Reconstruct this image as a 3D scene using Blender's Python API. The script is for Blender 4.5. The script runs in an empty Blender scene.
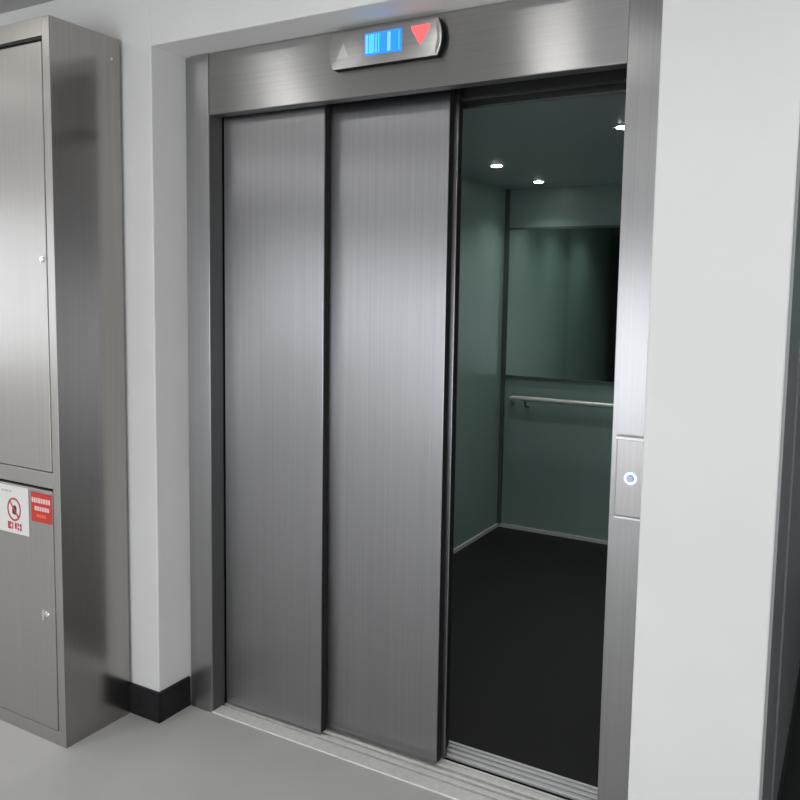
import bpy, bmesh, math, random
from mathutils import Vector, Matrix
random.seed(4)
scene = bpy.context.scene
COL = scene.collection

# ------------------------------------------------------------------ materials
def new_mat(name):
    m = bpy.data.materials.new(name); m.use_nodes = True
    nt = m.node_tree
    return m, nt, nt.nodes['Principled BSDF']

def simple(name, col, rough=.5, metal=0., emit=0., ecol=None, spec=.5):
    m, nt, b = new_mat(name)
    b.inputs['Base Color'].default_value = (*col, 1)
    b.inputs['Roughness'].default_value = rough
    b.inputs['Metallic'].default_value = metal
    b.inputs['Specular IOR Level'].default_value = spec
    if emit:
        b.inputs['Emission Color'].default_value = (*(ecol or col), 1)
        b.inputs['Emission Strength'].default_value = emit
    return m

def noise_col(name, c1, c2, scale, rough, metal=0., stretch=(1, 1, 1), bump=0., detail=4, spec=.5, lo=.35, hi=.65):
    m, nt, b = new_mat(name); N = nt.nodes; L = nt.links
    tc = N.new('ShaderNodeTexCoord'); mp = N.new('ShaderNodeMapping')
    mp.inputs['Scale'].default_value = stretch
    nz = N.new('ShaderNodeTexNoise'); nz.inputs['Scale'].default_value = scale; nz.inputs['Detail'].default_value = detail
    cr = N.new('ShaderNodeValToRGB')
    cr.color_ramp.elements[0].position = lo; cr.color_ramp.elements[0].color = (*c1, 1)
    cr.color_ramp.elements[1].position = hi; cr.color_ramp.elements[1].color = (*c2, 1)
    L.new(tc.outputs['Object'], mp.inputs['Vector']); L.new(mp.outputs['Vector'], nz.inputs['Vector'])
    L.new(nz.outputs['Fac'], cr.inputs['Fac']); L.new(cr.outputs['Color'], b.inputs['Base Color'])
    b.inputs['Roughness'].default_value = rough; b.inputs['Metallic'].default_value = metal
    b.inputs['Specular IOR Level'].default_value = spec
    if bump:
        bp = N.new('ShaderNodeBump'); bp.inputs['Strength'].default_value = bump; bp.inputs['Distance'].default_value = .002
        L.new(nz.outputs['Fac'], bp.inputs['Height']); L.new(bp.outputs['Normal'], b.inputs['Normal'])
    return m

def brushed(name, col, rough=.3, aniso=.8, vertical=True, var=.06):
    """brushed stainless: fine grain lines; the reflection smears across the grain"""
    m, nt, b = new_mat(name); N = nt.nodes; L = nt.links
    tc = N.new('ShaderNodeTexCoord'); mp = N.new('ShaderNodeMapping')
    mp.inputs['Scale'].default_value = (260, 260, 1.2) if vertical else (1.2, 260, 260)
    nz = N.new('ShaderNodeTexNoise'); nz.inputs['Scale'].default_value = 1; nz.inputs['Detail'].default_value = 3
    L.new(tc.outputs['Object'], mp.inputs['Vector']); L.new(mp.outputs['Vector'], nz.inputs['Vector'])
    cr = N.new('ShaderNodeValToRGB')
    a = tuple(max(0, c - var) for c in col); z = tuple(min(1, c + var) for c in col)
    cr.color_ramp.elements[0].position = .3; cr.color_ramp.elements[0].color = (*a, 1)
    cr.color_ramp.elements[1].position = .7; cr.color_ramp.elements[1].color = (*z, 1)
    L.new(nz.outputs['Fac'], cr.inputs['Fac']); L.new(cr.outputs['Color'], b.inputs['Base Color'])
    mr = N.new('ShaderNodeMapRange'); mr.inputs['To Min'].default_value = rough - .015; mr.inputs['To Max'].default_value = rough + .015
    L.new(nz.outputs['Fac'], mr.inputs['Value']); L.new(mr.outputs['Result'], b.inputs['Roughness'])
    b.inputs['Metallic'].default_value = 1
    b.inputs['Anisotropic'].default_value = aniso
    b.inputs['Anisotropic Rotation'].default_value = 0 if vertical else .25
    tg = N.new('ShaderNodeTangent'); tg.direction_type = 'RADIAL'; tg.axis = 'Z'
    L.new(tg.outputs['Tangent'], b.inputs['Tangent'])
    return m

def glass_mat(name, tint=(.95, .95, .95), gloss=.08):
    m = bpy.data.materials.new(name); m.use_nodes = True; nt = m.node_tree; N = nt.nodes; L = nt.links
    N.clear(); out = N.new('ShaderNodeOutputMaterial'); mx = N.new('ShaderNodeMixShader')
    t = N.new('ShaderNodeBsdfTransparent'); t.inputs[0].default_value = (*tint, 1)
    g = N.new('ShaderNodeBsdfGlossy'); g.inputs['Roughness'].default_value = .02
    mx.inputs[0].default_value = gloss
    L.new(t.outputs[0], mx.inputs[1]); L.new(g.outputs[0], mx.inputs[2]); L.new(mx.outputs[0], out.inputs[0])
    return m

M = {}
M['steel_leaf'] = brushed('brushed steel vertical grain', (.375, .375, .39), .33, .88, var=.02)
M['steel_jamb'] = brushed('brushed steel jamb', (.41, .41, .415), .34, .8, var=.02)
M['steel_head'] = brushed('brushed steel horizontal grain', (.39, .387, .38), .28, .90, vertical=False, var=.02)
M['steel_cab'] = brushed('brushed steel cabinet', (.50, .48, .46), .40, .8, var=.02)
M['steel_plate'] = brushed('call plate steel', (.40, .39, .39), .34, .6, var=.02)
M['cap_highlight'] = simple('cap with painted highlight', (.9, .9, .9), .4, .3)  # pale, mostly diffuse: the bevel's highlight is put into the colour
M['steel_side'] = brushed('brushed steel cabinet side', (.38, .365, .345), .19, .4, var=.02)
M['steel_bright'] = simple('bright steel', (.78, .78, .78), .22, 1)
M['steel_rail'] = simple('satin handrail steel', (.8, .82, .8), .25, 1)
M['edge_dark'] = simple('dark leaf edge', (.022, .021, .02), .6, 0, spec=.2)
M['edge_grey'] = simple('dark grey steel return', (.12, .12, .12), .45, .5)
M['trim_light'] = simple('light trim', (.62, .64, .62), .35, .2)
M['paint'] = noise_col('white wall paint', (.80, .798, .79), (.83, .828, .82), 3, .6, bump=.04)
M['ceil_paint'] = simple('ceiling paint', (.52, .515, .50), .8)
M['floor'] = noise_col('grey resin floor', (.58, .575, .555), (.65, .642, .62), 2.2, .38, detail=6)
M['black_skirt'] = noise_col('black skirting', (.010, .010, .012), (.018, .018, .020), 30, .55, spec=.25)
M['alu'] = noise_col('worn aluminium sill', (.84, .83, .79), (.92, .91, .87), 22, .5, .0, stretch=(2, 2, 1))
M['alu_groove'] = simple('groove shadow metal', (.07, .07, .07), .5, .6)
M['car_sill'] = simple('car sill aluminium', (.78, .78, .79), .35, .35)
M['car_wall'] = noise_col('grey green car laminate', (.195, .28, .258), (.215, .302, .28), 1.4, .42, stretch=(3, 3, .4))
M['car_ceiling'] = simple('car ceiling panel', (.40, .46, .465), .4, .1)
M['car_floor'] = noise_col('black speckled rubber', (.009, .0095, .0095), (.045, .045, .045), 220, .55, lo=.6, hi=.8, spec=.25)
M['grey_wall'] = noise_col('grey car laminate', (.25, .255, .265), (.27, .275, .285), 2, .4)
M['mirror'] = simple('tinted mirror', (.66, .77, .73), .08, 1)
M['car_dark'] = simple('dark corner trim', (.06, .088, .08), .5)
M['lamp'] = simple('lit downlight', (1, 1, .96), .4, emit=30, ecol=(1, 1, .95))
M['panel_lamp'] = simple('lit ceiling panel', (1, 1, 1), .5, emit=22.0, ecol=(1, .98, .95))
M['black_plastic'] = simple('black plastic', (.006, .006, .006), .6, spec=.15)
M['face_steel'] = brushed('indicator face steel', (.46, .45, .44), .32, .6, vertical=False, var=.03)
M['screen'] = simple('lit blue screen', (.02, .2, .6), .3, emit=.85, ecol=(.025, .27, 1.0))
M['screen_cyan'] = simple('lit cyan segment', (.1, .5, .9), .3, emit=.85, ecol=(.05, .50, 1.0))
M['screen_light'] = simple('lit pale blue segment', (.2, .5, .9), .3, emit=.85, ecol=(.15, .50, 1.0))
M['red_arrow'] = simple('lit red arrow', (.8, .1, .1), .3, emit=1.0, ecol=(1.0, .12, .13))
M['arrow_off'] = simple('unlit arrow', (.62, .62, .62), .6)
M['button_glow'] = simple('lit button ring', (.6, .75, 1), .3, emit=1.1, ecol=(.62, .78, 1))
M['button_face'] = simple('button face', (.35, .38, .55), .25, .7)
M['sign_white'] = simple('white sign vinyl', (.80, .80, .77), .4)
M['sign_red'] = simple('red sign vinyl', (.62, .035, .03), .4)
M['print_red'] = simple('dark red print', (.55, .05, .09), .5)
M['print_pink'] = simple('pale pink print', (.85, .62, .62), .5)
M['print_orange'] = simple('orange red print', (.8, .18, .08), .5)
M['print_black'] = simple('black print', (.05, .02, .03), .5)
M['print_grey'] = simple('grey print', (.55, .55, .55), .5)
M['print_yellow'] = simple('yellow print', (.85, .75, .05), .5)
M['lock'] = simple('chrome lock', (.85, .85, .83), .15, 1)
M['shaft'] = simple('shaft concrete', (.06, .06, .06), .9)
M['frame_white'] = simple('window frame paint', (.7, .7, .7), .5)
M['glass'] = glass_mat('window glass')

# ------------------------------------------------------------------ mesh helpers
def box_bm(x0, x1, y0, y1, z0, z1, bm=None, bev=0., seg=2):
    tmp = bmesh.new()
    bmesh.ops.create_cube(tmp, size=1)
    for v in tmp.verts:
        v.co = Vector((x0 + (v.co.x + .5) * (x1 - x0), y0 + (v.co.y + .5) * (y1 - y0), z0 + (v.co.z + .5) * (z1 - z0)))
    if bev:
        bmesh.ops.bevel(tmp, geom=tmp.edges[:], offset=bev, segments=seg, affect='EDGES', profile=.5)
    if bm is None: return tmp
    me = bpy.data.meshes.new('t'); tmp.to_mesh(me); tmp.free(); bm.from_mesh(me); bpy.data.meshes.remove(me)
    return bm

def boxes(lst, bev=0.):
    bm = bmesh.new()
    for b in lst: box_bm(*b, bm=bm, bev=bev)
    return bm

def prism_bm(pts, y0, y1, bm=None, bev=0.):
    """outline in (x,z), counter-clockwise seen from -y, extruded from y0 (front) to y1"""
    tmp = bmesh.new()
    a = [tmp.verts.new((x, y0, z)) for x, z in pts]; b = [tmp.verts.new((x, y1, z)) for x, z in pts]
    front = tmp.faces.new(a); tmp.faces.new(b[::-1])
    n = len(pts)
    for i in range(n): tmp.faces.new((a[i], b[i], b[(i + 1) % n], a[(i + 1) % n]))
    bmesh.ops.recalc_face_normals(tmp, faces=tmp.faces[:])
    if bev: bmesh.ops.bevel(tmp, geom=list(front.edges), offset=bev, segments=2, affect='EDGES', profile=.5)
    if bm is None: return tmp
    me = bpy.data.meshes.new('t'); tmp.to_mesh(me); tmp.free(); bm.from_mesh(me); bpy.data.meshes.remove(me)
    return bm

def disc_pts(cx, cz, r, n=28): return [(cx + r * math.cos(2 * math.pi * i / n), cz + r * math.sin(2 * math.pi * i / n)) for i in range(n)]

def tube_bm(path, r, n=14, bm=None):
    tmp = bmesh.new() if bm is None else bm
    rings = []
    P = [Vector(p) for p in path]
    for i, p in enumerate(P):
        d = (P[min(i + 1, len(P) - 1)] - P[max(i - 1, 0)]).normalized()
        up = Vector((0, 0, 1)) if abs(d.z) < .9 else Vector((1, 0, 0))
        s = d.cross(up).normalized(); t = s.cross(d).normalized()
        rings.append([tmp.verts.new(p + r * (math.cos(2 * math.pi * k / n) * s + math.sin(2 * math.pi * k / n) * t)) for k in range(n)])
    for a, b in zip(rings, rings[1:]):
        for k in range(n): tmp.faces.new((a[k], a[(k + 1) % n], b[(k + 1) % n], b[k]))
    tmp.faces.new(rings[0][::-1]); tmp.faces.new(rings[-1])
    bmesh.ops.recalc_face_normals(tmp, faces=tmp.faces[:])
    return tmp

def lathe_bm(profile, axis_o, n=32):
    """profile (r, d): radius and distance towards -y from axis_o"""
    bm = bmesh.new(); ox, oy, oz = axis_o; rings = []
    for r, d in profile:
        rings.append([bm.verts.new((ox + r * math.cos(2 * math.pi * k / n), oy - d, oz + r * math.sin(2 * math.pi * k / n))) for k in range(n)])
    for a, b in zip(rings, rings[1:]):
        for k in range(n): bm.faces.new((a[k], a[(k + 1) % n], b[(k + 1) % n], b[k]))
    bm.faces.new(rings[-1]); bm.faces.new(rings[0][::-1])
    bmesh.ops.recalc_face_normals(bm, faces=bm.faces[:])
    return bm

def obj(name, bm, mat, parent=None, label=None):
    me = bpy.data.meshes.new(name); bm.to_mesh(me); bm.free()
    o = bpy.data.objects.new(name, me); COL.objects.link(o)
    me.materials.append(mat)
    if parent is not None:
        o.parent = parent
        for v in me.vertices: v.co -= parent_world(parent)
    if label: o['label'] = label
    return o

def parent_world(p):
    v = Vector((0, 0, 0))
    while p is not None:
        v += p.location; p = p.parent
    return v

def smooth(o, ang=None):
    if ang is None: return o
    for p in o.data.polygons: p.use_smooth = True
    o.data.set_sharp_from_angle(angle=math.radians(ang)); return o

def thing(name, label, cat, loc, group=None):
    o = bpy.data.objects.new(name, None); COL.objects.link(o); o.location = loc; o.empty_display_size = .1
    o['label'] = label; o['category'] = cat
    if group: o['group'] = group
    return o

def struct(name, bm, mat):
    o = obj(name, bm, mat); o['kind'] = 'structure'; return o

# ------------------------------------------------------------------ measures (metres)
W, JL, D1, H, H2 = 1.407, .116, .138, 2.10, 2.302
XR = 1.5205                       # right reveal of the first opening
X2 = 1.8203                       # left reveal of the second opening
X2R = X2 + 1.62
CEIL = 2.52
XL, XRR, YB = -3.1, 4.9, -5.2     # room
Y1, Y2, Y3 = .0672, .1122, .157   # fronts of the three landing leaves
YBK = .18                         # back of the front wall

# ------------------------------------------------------------------ the setting
ft = .0
struct('floor', boxes([(XL - .2, XRR + .2, YB - .2, -.002, -.12, 0), (XL - .2, -JL, -.002, YBK, -.12, 0), (XR, X2, -.002, .17, -.12, 0),
                       (X2R, XRR + .2, -.002, YBK, -.12, 0)]), M['floor'])
struct('ceiling', boxes([(XL - .2, XRR + .2, YB - .2, YBK, CEIL, CEIL + .1)]), M['ceil_paint'])
B = .006
struct('wall_front', boxes([(XL, -JL, -D1, YBK, 0, CEIL), (XR, X2, -D1, YBK, 0, CEIL), (X2R, XRR, -D1, YBK, 0, CEIL),
                            (-JL - .003, XR + .003, -D1, YBK, H2, CEIL), (X2 - .003, X2R + .003, -D1, YBK, H2, CEIL)], bev=.004), M['paint'])

# wall opposite the lifts, with an unseen wide window laid out for the lighting
WX0, WX1, WZ0, WZ1 = -.6, 4.6, .04, 1.80
struct('wall_rear', boxes([(XL, WX0, YB - .15, YB, 0, CEIL), (WX1, XRR, YB - .15, YB, 0, CEIL), (WX0, WX1, YB - .15, YB, 0, WZ0),
                           (WX0, WX1, YB - .15, YB, WZ1, CEIL)]), M['paint'])
fr = []
for x in [WX0, .7, 2.0, 3.3, WX1 - .06]: fr.append((x, x + .06, YB - .11, YB - .05, WZ0, WZ1))
fr += [(WX0, WX1, YB - .11, YB - .05, WZ0, WZ0 + .06), (WX0, WX1, YB - .11, YB - .05, WZ1 - .06, WZ1)]
w1 = struct('window_1', boxes(fr), M['frame_white'])
obj('pane', boxes([(WX0 + .01, WX1 - .01, YB - .084, YB - .076, WZ0 + .01, WZ1 - .01)]), M['glass'], w1)
# left wall with an unseen window, laid out for the steel's reflections
VY0, VY1, VZ0, VZ1 = -4.9, -.7, .95, 2.1
struct('wall_left', boxes([(XL - .15, XL, YB, VY0, 0, CEIL), (XL - .15, XL, VY1, YBK, 0, CEIL), (XL - .15, XL, VY0, VY1, 0, VZ0),
                           (XL - .15, XL, VY0, VY1, VZ1, CEIL)]), M['paint'])
fr = [(XL - .11, XL - .05, y, y + .05, VZ0, VZ1) for y in (VY0, -2.87, VY1 - .05)]
fr += [(XL - .11, XL - .05, VY0, VY1, VZ0, VZ0 + .05), (XL - .11, XL - .05, VY0, VY1, VZ1 - .05, VZ1)]
w2 = struct('window_2', boxes(fr), M['frame_white'])
obj('pane', boxes([(XL - .084, XL - .076, VY0 + .01, VY1 - .01, VZ0 + .01, VZ1 - .01)]), M['glass'], w2)
struct('wall_right', boxes([(XRR, XRR + .15, YB, YBK, 0, CEIL)]), M['paint'])

# black skirting on the piers
SK, ST = .107, .012
struct('baseboard_left', boxes([(XL, -JL + ST, -D1 - ST, -D1 + .002, 0, SK), (-JL - .002, -JL + ST, -D1 + .002, -.001, 0, SK)]), M['black_skirt'])
struct('baseboard_pier', boxes([(XR - ST, X2 + .001, -D1 - ST, -D1 + .002, 0, SK), (XR - ST, XR + .002, -D1 + .002, -.001, 0, SK)]), M['black_skirt'])
struct('baseboard_right', boxes([(X2R - ST, XRR, -D1 - ST, -D1 + .002, 0, SK)]), M['black_skirt'])

# lift shafts behind the landing wall
def shaft(name, x0, x1):
    ya, yb = .186, 3.1
    for suffix, b in (('left', (x0 - .05, x0, ya, yb, -.9, 3.2)), ('right', (x1, x1 + .05, ya, yb, -.9, 3.2)), ('rear', (x0, x1, yb - .05, yb, -.9, 3.2)),
                      ('pit', (x0, x1, 0, yb, -.96, -.9)), ('sill', (x0, x1, 0, .04, -.9, -.13)), ('top', (x0, x1, ya, yb, 3.15, 3.2)), ('lintel', (x0, x1, .182, .185, 2.31, 3.15))):
        struct(name + '_' + suffix, boxes([b]), M['shaft'])
shaft('wall_shaft', -.24, 1.66)

# ------------------------------------------------------------------ first landing entrance
fr = thing('lift_door_frame', 'brushed steel frame with wide header around the half-open lift doorway', 'door frame', (0.65, .03, 0))
smooth(obj('jamb', boxes([(-JL + .036, 0, 0, Y1 - .006, 0, H2 - .001), (-JL + .001, -JL + .036, .012, Y1 - .006, 0, H2 - .001)], bev=.002), M['steel_jamb'], fr))
smooth(obj('jamb', boxes([(W, XR - .001, 0, Y1 - .006, .0, H2 - .001)], bev=.0025), M['steel_jamb'], fr))
smooth(obj('header', boxes([(.0005, W - .0005, .003, .045, H, H2 - .002)], bev=.002), M['steel_head'], fr))
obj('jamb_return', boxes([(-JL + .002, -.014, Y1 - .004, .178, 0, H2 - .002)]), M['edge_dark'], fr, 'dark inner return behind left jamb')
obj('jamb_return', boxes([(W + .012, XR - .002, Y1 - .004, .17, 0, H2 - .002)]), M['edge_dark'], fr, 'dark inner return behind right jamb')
obj('jamb_shade_strip', boxes([(-.0005, .0015, .004, Y1 - .004, 0.0, H)]), M['edge_grey'], fr, 'dark strip painting shade on the left jamb inner face')  # dark strip laid over the steel to paint in the return's shade
obj('header_shade_strip', boxes([(.002, W - .001, .006, .044, H - .0012, H + .001)]), M['edge_grey'], fr, 'dark strip painting shade under the header')  # thin dark sheet painting the shade below the header
obj('track_cover', boxes([(.0, W, .047, .175, H + .055, H2 - .003), (.0, W, .047, .06, H + .012, H + .055)]), M['black_plastic'], fr)

sill = thing('door_sill', 'pale aluminium sill along the foot of the half-open lift doorway', 'sill', (0.65, .08, 0))
zz = .004
obj('tread', boxes([(-.001, W + .001, -.0015, .052, -.05, zz), (-.001, W + .001, .064, .085, -.05, zz - .001), (-.001, W + .001, .100, .112, -.05, zz - .001),
                    (-.001, W + .001, .130, .150, -.05, zz - .001), (-.001, W + .001, .156, .165, -.05, zz - .001)], bev=.001), M['alu'], sill)
obj('groove', boxes([(0, W, .0, .163, -.06, -.014)]), M['alu_groove'], sill)

def leaf(name, label, cat, x0, x1, y, z1, group, th=.034):
    t = thing(name, label, cat, ((x0 + x1) / 2, y + th / 2, 0), group)
    smooth(obj('face_panel', boxes([(x0, x1, y, y + .006, .009, z1)], bev=.0018), M['steel_leaf'], t))
    obj('door_core', boxes([(x0 + .002, x1 - .0015, y + .0055, y + th, .011, z1 - .001)]), M['edge_dark'], t)
    obj('kick_edge', boxes([(x0 + .003, x1 - .003, y - .0012, y + .001, .010, .024)]), M['steel_jamb'], t)
    return t
g = 'landing door leaves of the first lift'
leaf('lift_door_leaf', 'leftmost steel door leaf, standing foremost beside the left jamb', 'door', .006, .4294, Y1, 2.115, g)
leaf('lift_door_leaf', 'second steel door leaf from the left, its free edge bordering the open car', 'door', .408, .8525, Y2, 2.15, g)
leaf('lift_door_leaf', 'rearmost steel landing leaf, only its thin edge showing behind the second leaf', 'door', .43, .860, Y3, 2.15, g, .018)
# the car's own doors
t = leaf('car_door_leaf', 'dark inner car door, narrow steel edge beside the open gap', 'door', .42, .838, .205, 2.10, None, .028)
for c in t.children:
    if c.name.startswith('face_panel'): c.data.materials[0] = M['edge_dark']
t['label'] = 'dark inner car door, its front edge just behind the landing leaves'
t = leaf('car_door_leaf', 'inner car door with thin grey edge strip lining the left side of the open gap', 'door', .02, .815, .243, 2.10, None, .022)
obj('edge_strip', boxes([(.812, .822, .240, .268, .012, 2.09)], bev=.001), M['edge_grey'], t, 'thin grey steel edge strip')

# ------------------------------------------------------------------ lift cars
def car(x0, x1, label, full=True, wall='car_wall'):
    yb, zc, y0 = 2.712, 2.19, .275
    t = thing('lift_car', label, 'lift car', ((x0 + x1) / 2, 1.5, 0))
    obj('side_wall', boxes([(x0 - .03, x0, y0, yb, .0, zc + .03)]), M[wall], t)
    obj('side_wall', boxes([(x1, x1 + .03, y0, yb, .0, zc + .03)]), M[wall], t)
    obj('rear_wall', boxes([(x0 - .03, x1 + .03, yb, yb + .03, .0, zc + .03)]), M['car_wall'], t)
    obj('floor_covering', boxes([(x0 - .03, x1 + .03, y0 - .003, yb + .03, -.05, .0)]), M['car_floor'], t)
    obj('roof_panel', boxes([(x0, x1, y0, yb, zc, zc + .03)]), M['car_ceiling'], t)
    # front: narrow returns and the header over the opening
    obj('entrance_header', boxes([(x0, x1, .20, y0 + .03, 2.112, zc + .03)], bev=.002), M['edge_dark'], t)
    obj('header_edge', boxes([(x0 + .05, x1 - .05, .197, .203, 2.106, 2.114), (x0 + .05, x1 - .05, y0 + .024, y0 + .032, 2.104, 2.111)]), M['steel_jamb'], t, 'thin pale edge lines over the car entrance')
    obj('car_sill', boxes([(x0 + .05, x1 - .03, .190, .205, -.008, .003), (x0 + .05, x1 - .03, .214, .230, -.008, .003), (x0 + .05, x1 - .03, .240, .254, -.008, .003),
                           (x0 + .05, x1 - .03, .262, .272, -.008, .003)], bev=.001), M['car_sill'], t)
    obj('sill_apron', boxes([(x0 + .05, x1 - .03, .191, .272, -.06, -.0085)]), M['edge_dark'], t)  # darkened so the shade of the sill gap sits in its colour
    tw = .010
    tr = .022
    obj('base_trim', boxes([(x0, x0 + tw, y0 + .01, yb, 0, tr)]), M['trim_light' if full else 'edge_dark'], t)
    obj('base_trim', boxes([(x0 + tw, x1 - tw, yb - tw, yb, 0, tr)]), M['trim_light'], t)
    obj('base_trim', boxes([(x1 - tw, x1, y0 + .01, yb, 0, tr)]), M['trim_light'], t)
    obj('corner_trim', boxes([(x0, x0 + .024, yb - .02, yb, tr, zc)]), M['car_dark'], t)
    obj('corner_trim', boxes([(x1 - .024, x1, yb - .02, yb, tr, zc)]), M['car_dark'], t)
    obj('panel_joint', boxes([(x0 - .001, x0 + .0015, 1.45, 1.465, tr, zc)]), M['car_dark'], t)
    if full:
        mx0, mx1, mz0, mz1 = x0 + .03, x1 - .03, 1.008, 1.935
        mir = obj('mirror', boxes([(mx0, mx1, yb - .008, yb - .001, mz0, mz1)]), M['mirror'], t)
        f = .014
        obj('mirror_frame', boxes([(mx0 - f, mx1 + f, yb - .012, yb - .0005, mz0 - f, mz0), (mx0 - f, mx1 + f, yb - .012, yb - .0005, mz1, mz1 + f),
                                   (mx0 - f, mx0, yb - .012, yb - .0005, mz0, mz1), (mx1, mx1 + f, yb - .012, yb - .0005, mz0, mz1)]), M['car_dark'], mir)
        rz, ry, r = .872, yb - .075, .0150
        path = [(x0 + .085, yb - .001, rz - .03), (x0 + .085, yb - .03, rz - .022), (x0 + .09, yb - .055, rz - .01), (x0 + .11, ry + .005, rz - .002), (x0 + .14, ry, rz)]
        path += [(x, ry, rz) for x in (.4, .9, x1 - .10)] + [(x1 - .07, ry + .005, rz - .002), (x1 - .05, yb - .055, rz - .01), (x1 - .045, yb - .03, rz - .022), (x1 - .045, yb - .001, rz - .03)]
        hr = smooth(obj('handrail', tube_bm(path, r), M['trim_light'], t), 50)
        for bx in (.13, .70, 1.28):
            smooth(obj('bracket', tube_bm([(bx, yb - .001, rz - .06), (bx, ry + .02, rz - .05), (bx, ry, rz - .012)], .007, 10), M['steel_jamb'], hr))
    for (lx, ly) in [(x0 + .312, 1.17), (x0 + .312, 1.83), (x0 + .312, 2.45), (x0 + 1.15, 1.165), (x0 + 1.15, 1.83), (x0 + 1.15, 2.45)]:
        bm = bmesh.new()
        n = 28; ri, ro = .027, .042
        A = [[bm.verts.new((lx + q * math.cos(2 * math.pi * k / n), ly + q * math.sin(2 * math.pi * k / n), z)) for k in range(n)] for q, z in ((ri, zc - .0005), (ri, zc - .002), (ro, zc - .002), (ro, zc - .0005))]
        for a, b in zip(A, A[1:]):
            for k in range(n): bm.faces.new((a[k], a[(k + 1) % n], b[(k + 1) % n], b[k]))
        bmesh.ops.recalc_face_normals(bm, faces=bm.faces[:])
        dl = obj('downlight', bm, M['car_ceiling'], t)
        bm = bmesh.new(); bmesh.ops.create_cone(bm, cap_ends=True, segments=28, radius1=ri - .0005, radius2=ri - .0005, depth=.003)
        for v in bm.verts: v.co += Vector((lx, ly, zc - .003))
        obj('lamp', bm, M['lamp'], dl, 'lit white lamp')
        sp = bpy.data.lights.new('downlight_beam', 'SPOT'); sp.energy = 11 if full else 8; sp.spot_size = math.radians(125); sp.spot_blend = 1; sp.shadow_soft_size = .025; sp.color = (1, 1, .96)
        so = bpy.data.objects.new('downlight_beam', sp); COL.objects.link(so); so.location = (lx, ly, zc - .012)
    return t
car(-.060, 1.467, 'dim green-walled lift car with black floor, mirror and handrail beyond the open gap')

# ------------------------------------------------------------------ floor indicator on the header
ind = thing('floor_indicator', 'steel floor indicator with blue screen and red down arrow on the header', 'indicator', (.70, -.01, 2.18))
def capsule(x0, x1, z0, z1, bulge, n=9):
    zc, hh = (z0 + z1) / 2, (z1 - z0) / 2
    p = []
    for i in range(n):
        a = -1 + 2 * i / (n - 1); p.append((x1 - bulge * a * a, zc + hh * a))
    for i in range(n):
        a = 1 - 2 * i / (n - 1); p.append((x0 + bulge * a * a, zc + hh * a))
    return p
IX0, IX1, IZ0, IZ1 = .494, .876, 2.178, 2.283
obj('backbox', prism_bm(capsule(IX0 + .001, IX1 - .001, IZ0, IZ1, .014), -.019, .002), M['black_plastic'], ind)
smooth(obj('face_plate', prism_bm(capsule(IX0, IX1, IZ0 + .001, IZ1 - .0005, .014), -.023, -.0192, bev=.0015), M['face_steel'], ind), 30)
smooth(obj('end_trim', prism_bm([(IX1 - .022, IZ0 + .006), (IX1 - .015, IZ0 + .006), (IX1 - .006, (IZ0 + IZ1) / 2 - .02), (IX1 - .006, (IZ0 + IZ1) / 2 + .02), (IX1 - .015, IZ1 - .006), (IX1 - .022, IZ1 - .006), (IX1 - .012, (IZ0 + IZ1) / 2)], -.0245, -.0228), M['steel_bright'], ind, 'bright curved strip along the right end'))
yf = -.0232
scr = obj('display', boxes([(.622, .748, yf - .0012, yf, 2.205, 2.268)], bev=.0005), M['screen'], ind)
for (a, b, m_) in [(.626, .634, 'screen_light'), (.637, .656, 'screen_cyan'), (.660, .664, 'screen_light'), (.669, .673, 'screen_cyan'), (.700, .711, 'screen_light'), (.738, .741, 'screen_cyan')]:
    obj('segment', boxes([(a, b, yf - .0018, yf - .0013, 2.210, 2.263)]), M[m_], scr)
obj('down_arrow', prism_bm([(.779, 2.267), (.781, 2.256), (.802, 2.223), (.809, 2.214), (.816, 2.223), (.837, 2.256), (.839, 2.267)], yf - .001, yf), M['red_arrow'], ind, 'lit red down arrow')
obj('up_arrow', prism_bm([(.523, 2.208), (.567, 2.208), (.546, 2.252)], yf - .0008, yf), M['arrow_off'], ind, 'unlit grey up arrow')

for o in list(ind.children): o.location.x += .016

# ------------------------------------------------------------------ call plate on the right jamb
cp = thing('call_plate', 'steel call plate with round lit button on the right jamb', 'call button', (1.462, 0, .94))
smooth(obj('plate', boxes([(1.424, 1.500, -.010, .001, .945, 1.150)], bev=.002), M['steel_plate'], cp))
smooth(obj('edge_cap', boxes([(1.423, 1.501, -.020, .0, 1.147, 1.156)], bev=.002), M['cap_highlight'], cp, 'upper end cap with highlight painted bright'))
smooth(obj('edge_cap', boxes([(1.423, 1.501, -.012, .0, .938, .944)], bev=.0015), M['cap_highlight'], cp, 'bright lower end cap'))
btn = smooth(obj('button', lathe_bm([(.010, 0), (.010, .004), (.008, .006), (.0, .0062)][:3], (1.463, -.010, 1.047)), M['button_face'], cp), 30)
smooth(obj('button_ring', lathe_bm([(.0105, 0), (.0105, .0045), (.0135, .0055), (.0165, .003), (.0165, 0)], (1.463, -.010, 1.047)), M['button_glow'], btn, 'glowing pale blue ring'), 30)

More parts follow.
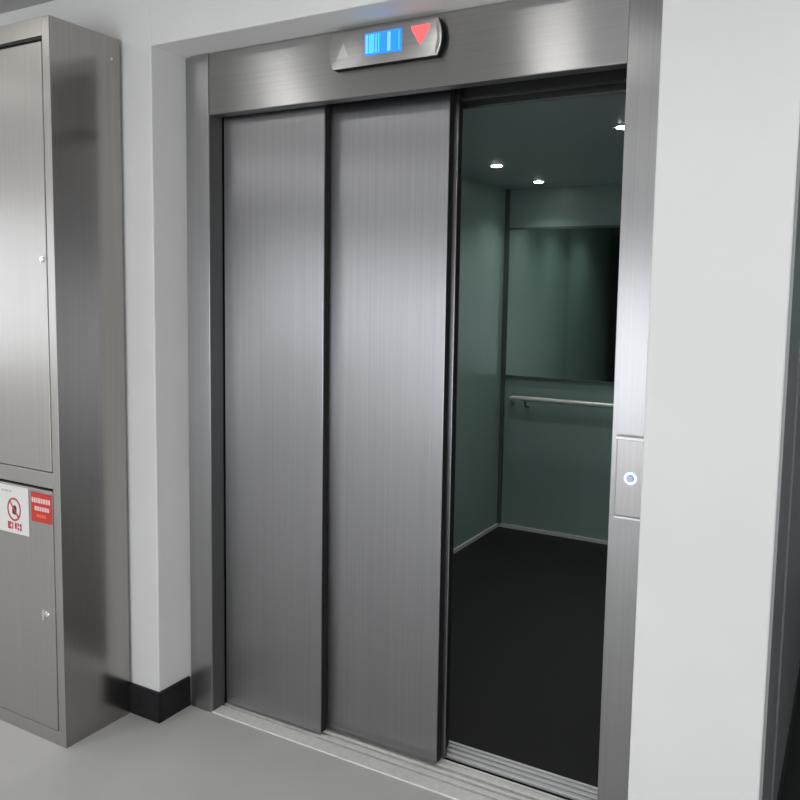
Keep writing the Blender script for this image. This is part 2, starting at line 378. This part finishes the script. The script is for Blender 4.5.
# ------------------------------------------------------------------ cabinet at the left
CX0, CX1, CY0, CH = -1.165, -.2484, -.4139, 2.334
cab = thing('riser_cabinet', 'tall brushed steel cabinet with two doors standing against the white wall', 'cabinet', ((CX0 + CX1) / 2, -.28, 0))
th = .018
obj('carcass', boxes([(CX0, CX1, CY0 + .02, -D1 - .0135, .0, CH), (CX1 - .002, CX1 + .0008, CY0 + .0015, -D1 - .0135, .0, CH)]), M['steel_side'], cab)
smooth(obj('front_frame', boxes([(CX1 - .034, CX1, CY0, CY0 + .021, 0, CH), (CX0, CX0 + .034, CY0, CY0 + .021, 0, CH), (CX0 + .034, CX1 - .034, CY0, CY0 + .021, 2.279, CH),
                          (CX0 + .034, CX1 - .034, CY0, CY0 + .021, .866, .918), (CX0 + .034, CX1 - .034, CY0, CY0 + .021, 0, .048)], bev=.0015), M['steel_cab'], cab))
obj('door_seal', boxes([(CX0 + .034, CX1 - .034, CY0 + .014, CY0 + .0205, .05, 2.276)]), M['black_plastic'], cab)
DX0, DX1 = CX0 + .037, CX1 - .0365
def lock(x, z, parent):
    l = smooth(obj('lock', lathe_bm([(.010, 0), (.010, .004), (.0075, .006), (.0055, .0062)], (x, CY0 - .002, z), 20), M['lock'], parent), 30)
d1 = smooth(obj('door', boxes([(DX0, DX1, CY0 - .002, CY0 + .012, .921, 2.262)], bev=.002), M['steel_cab'], cab, 'tall upper door'))
lock(-.303, 1.601, d1)
d2 = smooth(obj('door', boxes([(DX0, DX1, CY0 - .002, CY0 + .012, .051, .858)], bev=.002), M['steel_cab'], cab, 'shorter lower door'))
lock(-.320, .443, d2)
obj('handle_slot', prism_bm([(-.348, .420), (-.340, .416), (-.336, .440), (-.340, .456), (-.349, .450)], CY0 - .004, CY0 - .0015), M['steel_bright'], d2)
smooth(obj('rivet', lathe_bm([(.005, 0), (.0045, .002), (.002, .003)], (0, 0, 0), 14), M['lock'], cab))
rv = [o for o in cab.children if o.name.startswith('rivet')][0]
me = rv.data
for v in me.vertices:   # turn the rivet to face +x and put it near the top of the side
    w = v.co + parent_world(cab)
    w = Vector((CX1 - .0005 - w.y, -.185 + w.x, 2.265 + w.z)); v.co = w - parent_world(cab)

yS = CY0 - .0024
sg = obj('warning_sign', boxes([(-.735, -.404, yS - .0012, yS, .690, .852)], bev=.0004), M['sign_white'], cab, 'white warning sign with red round symbol and yellow triangle')
def flat(name, pts, mat, parent, dy=.0): return obj(name, prism_bm(pts, yS - .0018 - dy, yS - .0011 - dy), mat, parent)
# round prohibition symbol
def ring(cx, cz, rx, rz, w, mat, parent, dy=0.):
    bm = bmesh.new(); n = 32
    O = [bm.verts.new((cx + rx * math.cos(2 * math.pi * k / n), yS - .0018 - dy, cz + rz * math.sin(2 * math.pi * k / n))) for k in range(n)]
    I = [bm.verts.new((cx + (rx - w) * math.cos(2 * math.pi * k / n), yS - .0018 - dy, cz + (rz - w) * math.sin(2 * math.pi * k / n))) for k in range(n)]
    for k in range(n): bm.faces.new((O[k], O[(k + 1) % n], I[(k + 1) % n], I[k]))
    r_ = bmesh.ops.extrude_face_region(bm, geom=bm.faces[:])
    for v in [g_ for g_ in r_['geom'] if isinstance(g_, bmesh.types.BMVert)]: v.co.y += .0007
    bmesh.ops.recalc_face_normals(bm, faces=bm.faces[:])
    return obj('symbol_ring', bm, mat, parent)
ring(-.480, .772, .036, .040, .0065, M['print_red'], sg)
flat('symbol_bar', [(-.505, .796), (-.500, .800), (-.455, .748), (-.460, .744)], M['print_red'], sg)
flat('hand_symbol', [(-.489, .757), (-.474, .753), (-.468, .764), (-.467, .780), (-.474, .787), (-.484, .784), (-.490, .772)], M['print_black'], sg, -.0003)
bm = bmesh.new()
for (a, b, c, d) in [(-.515, -.506, .703, .728), (-.503, -.496, .703, .712), (-.503, -.496, .718, .728), (-.492, -.487, .703, .728), (-.478, -.468, .706, .727),
                     (-.464, -.457, .703, .712), (-.464, -.457, .717, .727), (-.453, -.443, .703, .711), (-.453, -.443, .716, .726), (-.447, -.443, .703, .726), (-.506, -.503, .703, .728)]:
    box_bm(a, b, yS - .0018, yS - .0011, c, d, bm=bm)
obj('red_lettering', bm, M['print_red'], sg)
bm = bmesh.new()
for (a, b, c, d) in [(-.545, -.530, .828, .835), (-.526, -.508, .829, .835), (-.503, -.492, .829, .835)]: box_bm(a, b, yS - .0018, yS - .0011, c, d, bm=bm)
obj('grey_lettering', bm, M['print_grey'], sg)
flat('hazard_triangle', [(-.655, .748), (-.563, .748), (-.609, .825)], M['print_yellow'], sg)
flat('hazard_bolt', [(-.612, .760), (-.600, .785), (-.607, .785), (-.602, .808), (-.618, .780), (-.610, .780)], M['print_black'], sg, .0004)
rs = obj('red_label', boxes([(-.391, -.2865, yS - .0012, yS, .748, .846)], bev=.0004), M['sign_red'], cab, 'small red label with pale lines of lettering')
bm = bmesh.new()
for (a, b) in [(-.386, -.378), (-.375, -.366), (-.363, -.356), (-.353, -.343), (-.340, -.331), (-.328, -.318), (-.315, -.306), (-.303, -.294)]: box_bm(a, b, yS - .0018, yS - .0011, .812, .828, bm=bm)
for (a, b) in [(-.372, -.362), (-.359, -.350), (-.347, -.338), (-.335, -.326), (-.323, -.312), (-.309, -.300)]: box_bm(a, b, yS - .0018, yS - .0011, .786, .800, bm=bm)
obj('pale_lettering', bm, M['print_pink'], rs)
bm = bmesh.new()
for (a, b) in [(-.362, -.352), (-.349, -.341), (-.338, -.328), (-.325, -.316)]: box_bm(a, b, yS - .0018, yS - .0011, .764, .775, bm=bm)
obj('orange_lettering', bm, M['print_orange'], rs)

# ------------------------------------------------------------------ second lift, right of the pier
shaft('wall_shaft_neighbour', X2 - .07, X2R + .05)
fr2 = thing('lift_door_frame', 'dark steel side of the neighbouring doorway at the right picture edge', 'door frame', (X2 + .8, 0, 0))
obj('jamb', boxes([(X2 - .001, X2 + .006, -D1 + .003, .184, 0, H2)]), M['grey_wall'], fr2)
obj('jamb', boxes([(X2R - .06, X2R, 0, .17, 0, H2)], bev=.001), M['steel_jamb'], fr2)
obj('header', boxes([(X2 + .005, X2R - .061, .003, .17, H, H2 - .002)], bev=.002), M['steel_head'], fr2)
s2 = thing('door_sill', 'narrow sill in front of the black floor at the bottom right corner', 'sill', (X2 + .8, .08, 0))
obj('tread', boxes([(X2 + .005, X2R - .061, -.0015, .012, -.05, .003), (X2 + .005, X2R - .061, .105, .122, -.05, .003), (X2 + .005, X2R - .061, .14, .160, -.05, .003)]), M['alu_groove'], s2)
obj('mat_strip', boxes([(X2 + .005, X2R - .061, .012, .105, -.05, .001)]), M['car_floor'], s2)
car(X2 + .006, X2R - .07, 'dark grey car side wall and black floor at the right picture edge', full=False, wall='grey_wall')  # its downlights are added, unseen, to light the grey side wall

# ------------------------------------------------------------------ unseen ceiling lights of the lobby, laid out for lighting and glints
def ceiling_light(x, y, label, s=.3):
    t = thing('ceiling_light', label, 'ceiling light', (x, y, CEIL - .001), 'square ceiling lights')
    obj('rim', boxes([(x - s - .015, x + s + .015, y - s - .015, y - s, CEIL - .012, CEIL - .0005), (x - s - .015, x + s + .015, y + s, y + s + .015, CEIL - .012, CEIL - .0005),
                      (x - s - .015, x - s, y - s, y + s, CEIL - .012, CEIL - .0005), (x + s, x + s + .015, y - s, y + s, CEIL - .012, CEIL - .0005)]), M['frame_white'], t)
    obj('diffuser', boxes([(x - s, x + s, y - s, y + s, CEIL - .008, CEIL - .001)]), M['panel_lamp'], t)
for x, y, l in [(-2.0, -1.15, 'lit square ceiling light farthest left in the front row'), (-.6, -1.15, 'lit square ceiling light in front of the steel cabinet'),
                (.8, -1.15, 'lit square ceiling light in front of the door leaves'), (2.2, -1.15, 'lit square ceiling light in front of the white pier'),
                (-2.0, -3.3, 'added square ceiling light left in the rear row'), (1.6, -3.3, 'added square ceiling light behind the viewer in the rear row')]:
    ceiling_light(x, y, l, .10 if y > -2 else .22)  # rear row is added, unseen, to light the floor

# ------------------------------------------------------------------ daylight through the added, unseen windows
def area(name, loc, rot, sx, sy, power, col):
    l = bpy.data.lights.new(name, 'AREA'); l.shape = 'RECTANGLE'; l.size = sx; l.size_y = sy; l.energy = power; l.color = col
    o = bpy.data.objects.new(name, l); COL.objects.link(o); o.location = loc; o.rotation_euler = rot; return o
area('daylight', ((WX0 + WX1) / 2, YB - .3, (WZ0 + WZ1) / 2), (math.radians(90), 0, 0), WX1 - WX0 + .3, WZ1 - WZ0 + .2, 158, (.93, .96, 1))
area('daylight', (XL - .3, (VY0 + VY1) / 2, (VZ0 + VZ1) / 2), (math.radians(90), 0, math.radians(-90)), VY1 - VY0 + .2, VZ1 - VZ0 + .2, 44, (.90, .95, 1))

w = bpy.data.worlds.new('world'); scene.world = w; w.use_nodes = True
w.node_tree.nodes['Background'].inputs[0].default_value = (.9, .94, 1, 1); w.node_tree.nodes['Background'].inputs[1].default_value = .6

# ------------------------------------------------------------------ camera (solved from the photograph's perspective)
f, yaw, pi_, ro, px, py = 793.07, .5022, -.0915, .0182, 22.19, -31.36
cam = bpy.data.cameras.new('camera'); co = bpy.data.objects.new('camera', cam); COL.objects.link(co); scene.camera = co
cam.sensor_width = 36; cam.sensor_fit = 'HORIZONTAL'; cam.lens = f / 800 * 36; cam.shift_x = -px / 800; cam.shift_y = py / 800
cam.clip_start = .02
fw = Vector((-math.sin(yaw) * math.cos(pi_), math.cos(yaw) * math.cos(pi_), math.sin(pi_)))
r = Vector((math.cos(yaw), math.sin(yaw), 0)); u = r.cross(fw)
r2 = r * math.cos(ro) + u * math.sin(ro); u2 = -r * math.sin(ro) + u * math.cos(ro)
Mx = Matrix((r2, u2, -fw)).transposed().to_4x4(); Mx.translation = (1.9574, -2.0399, 1.5074)
co.matrix_world = Mx

vs = scene.view_settings
vs.view_transform = 'Standard'; vs.look = 'None'; vs.gamma = 1; vs.use_curve_mapping = False; vs.exposure = 0.0
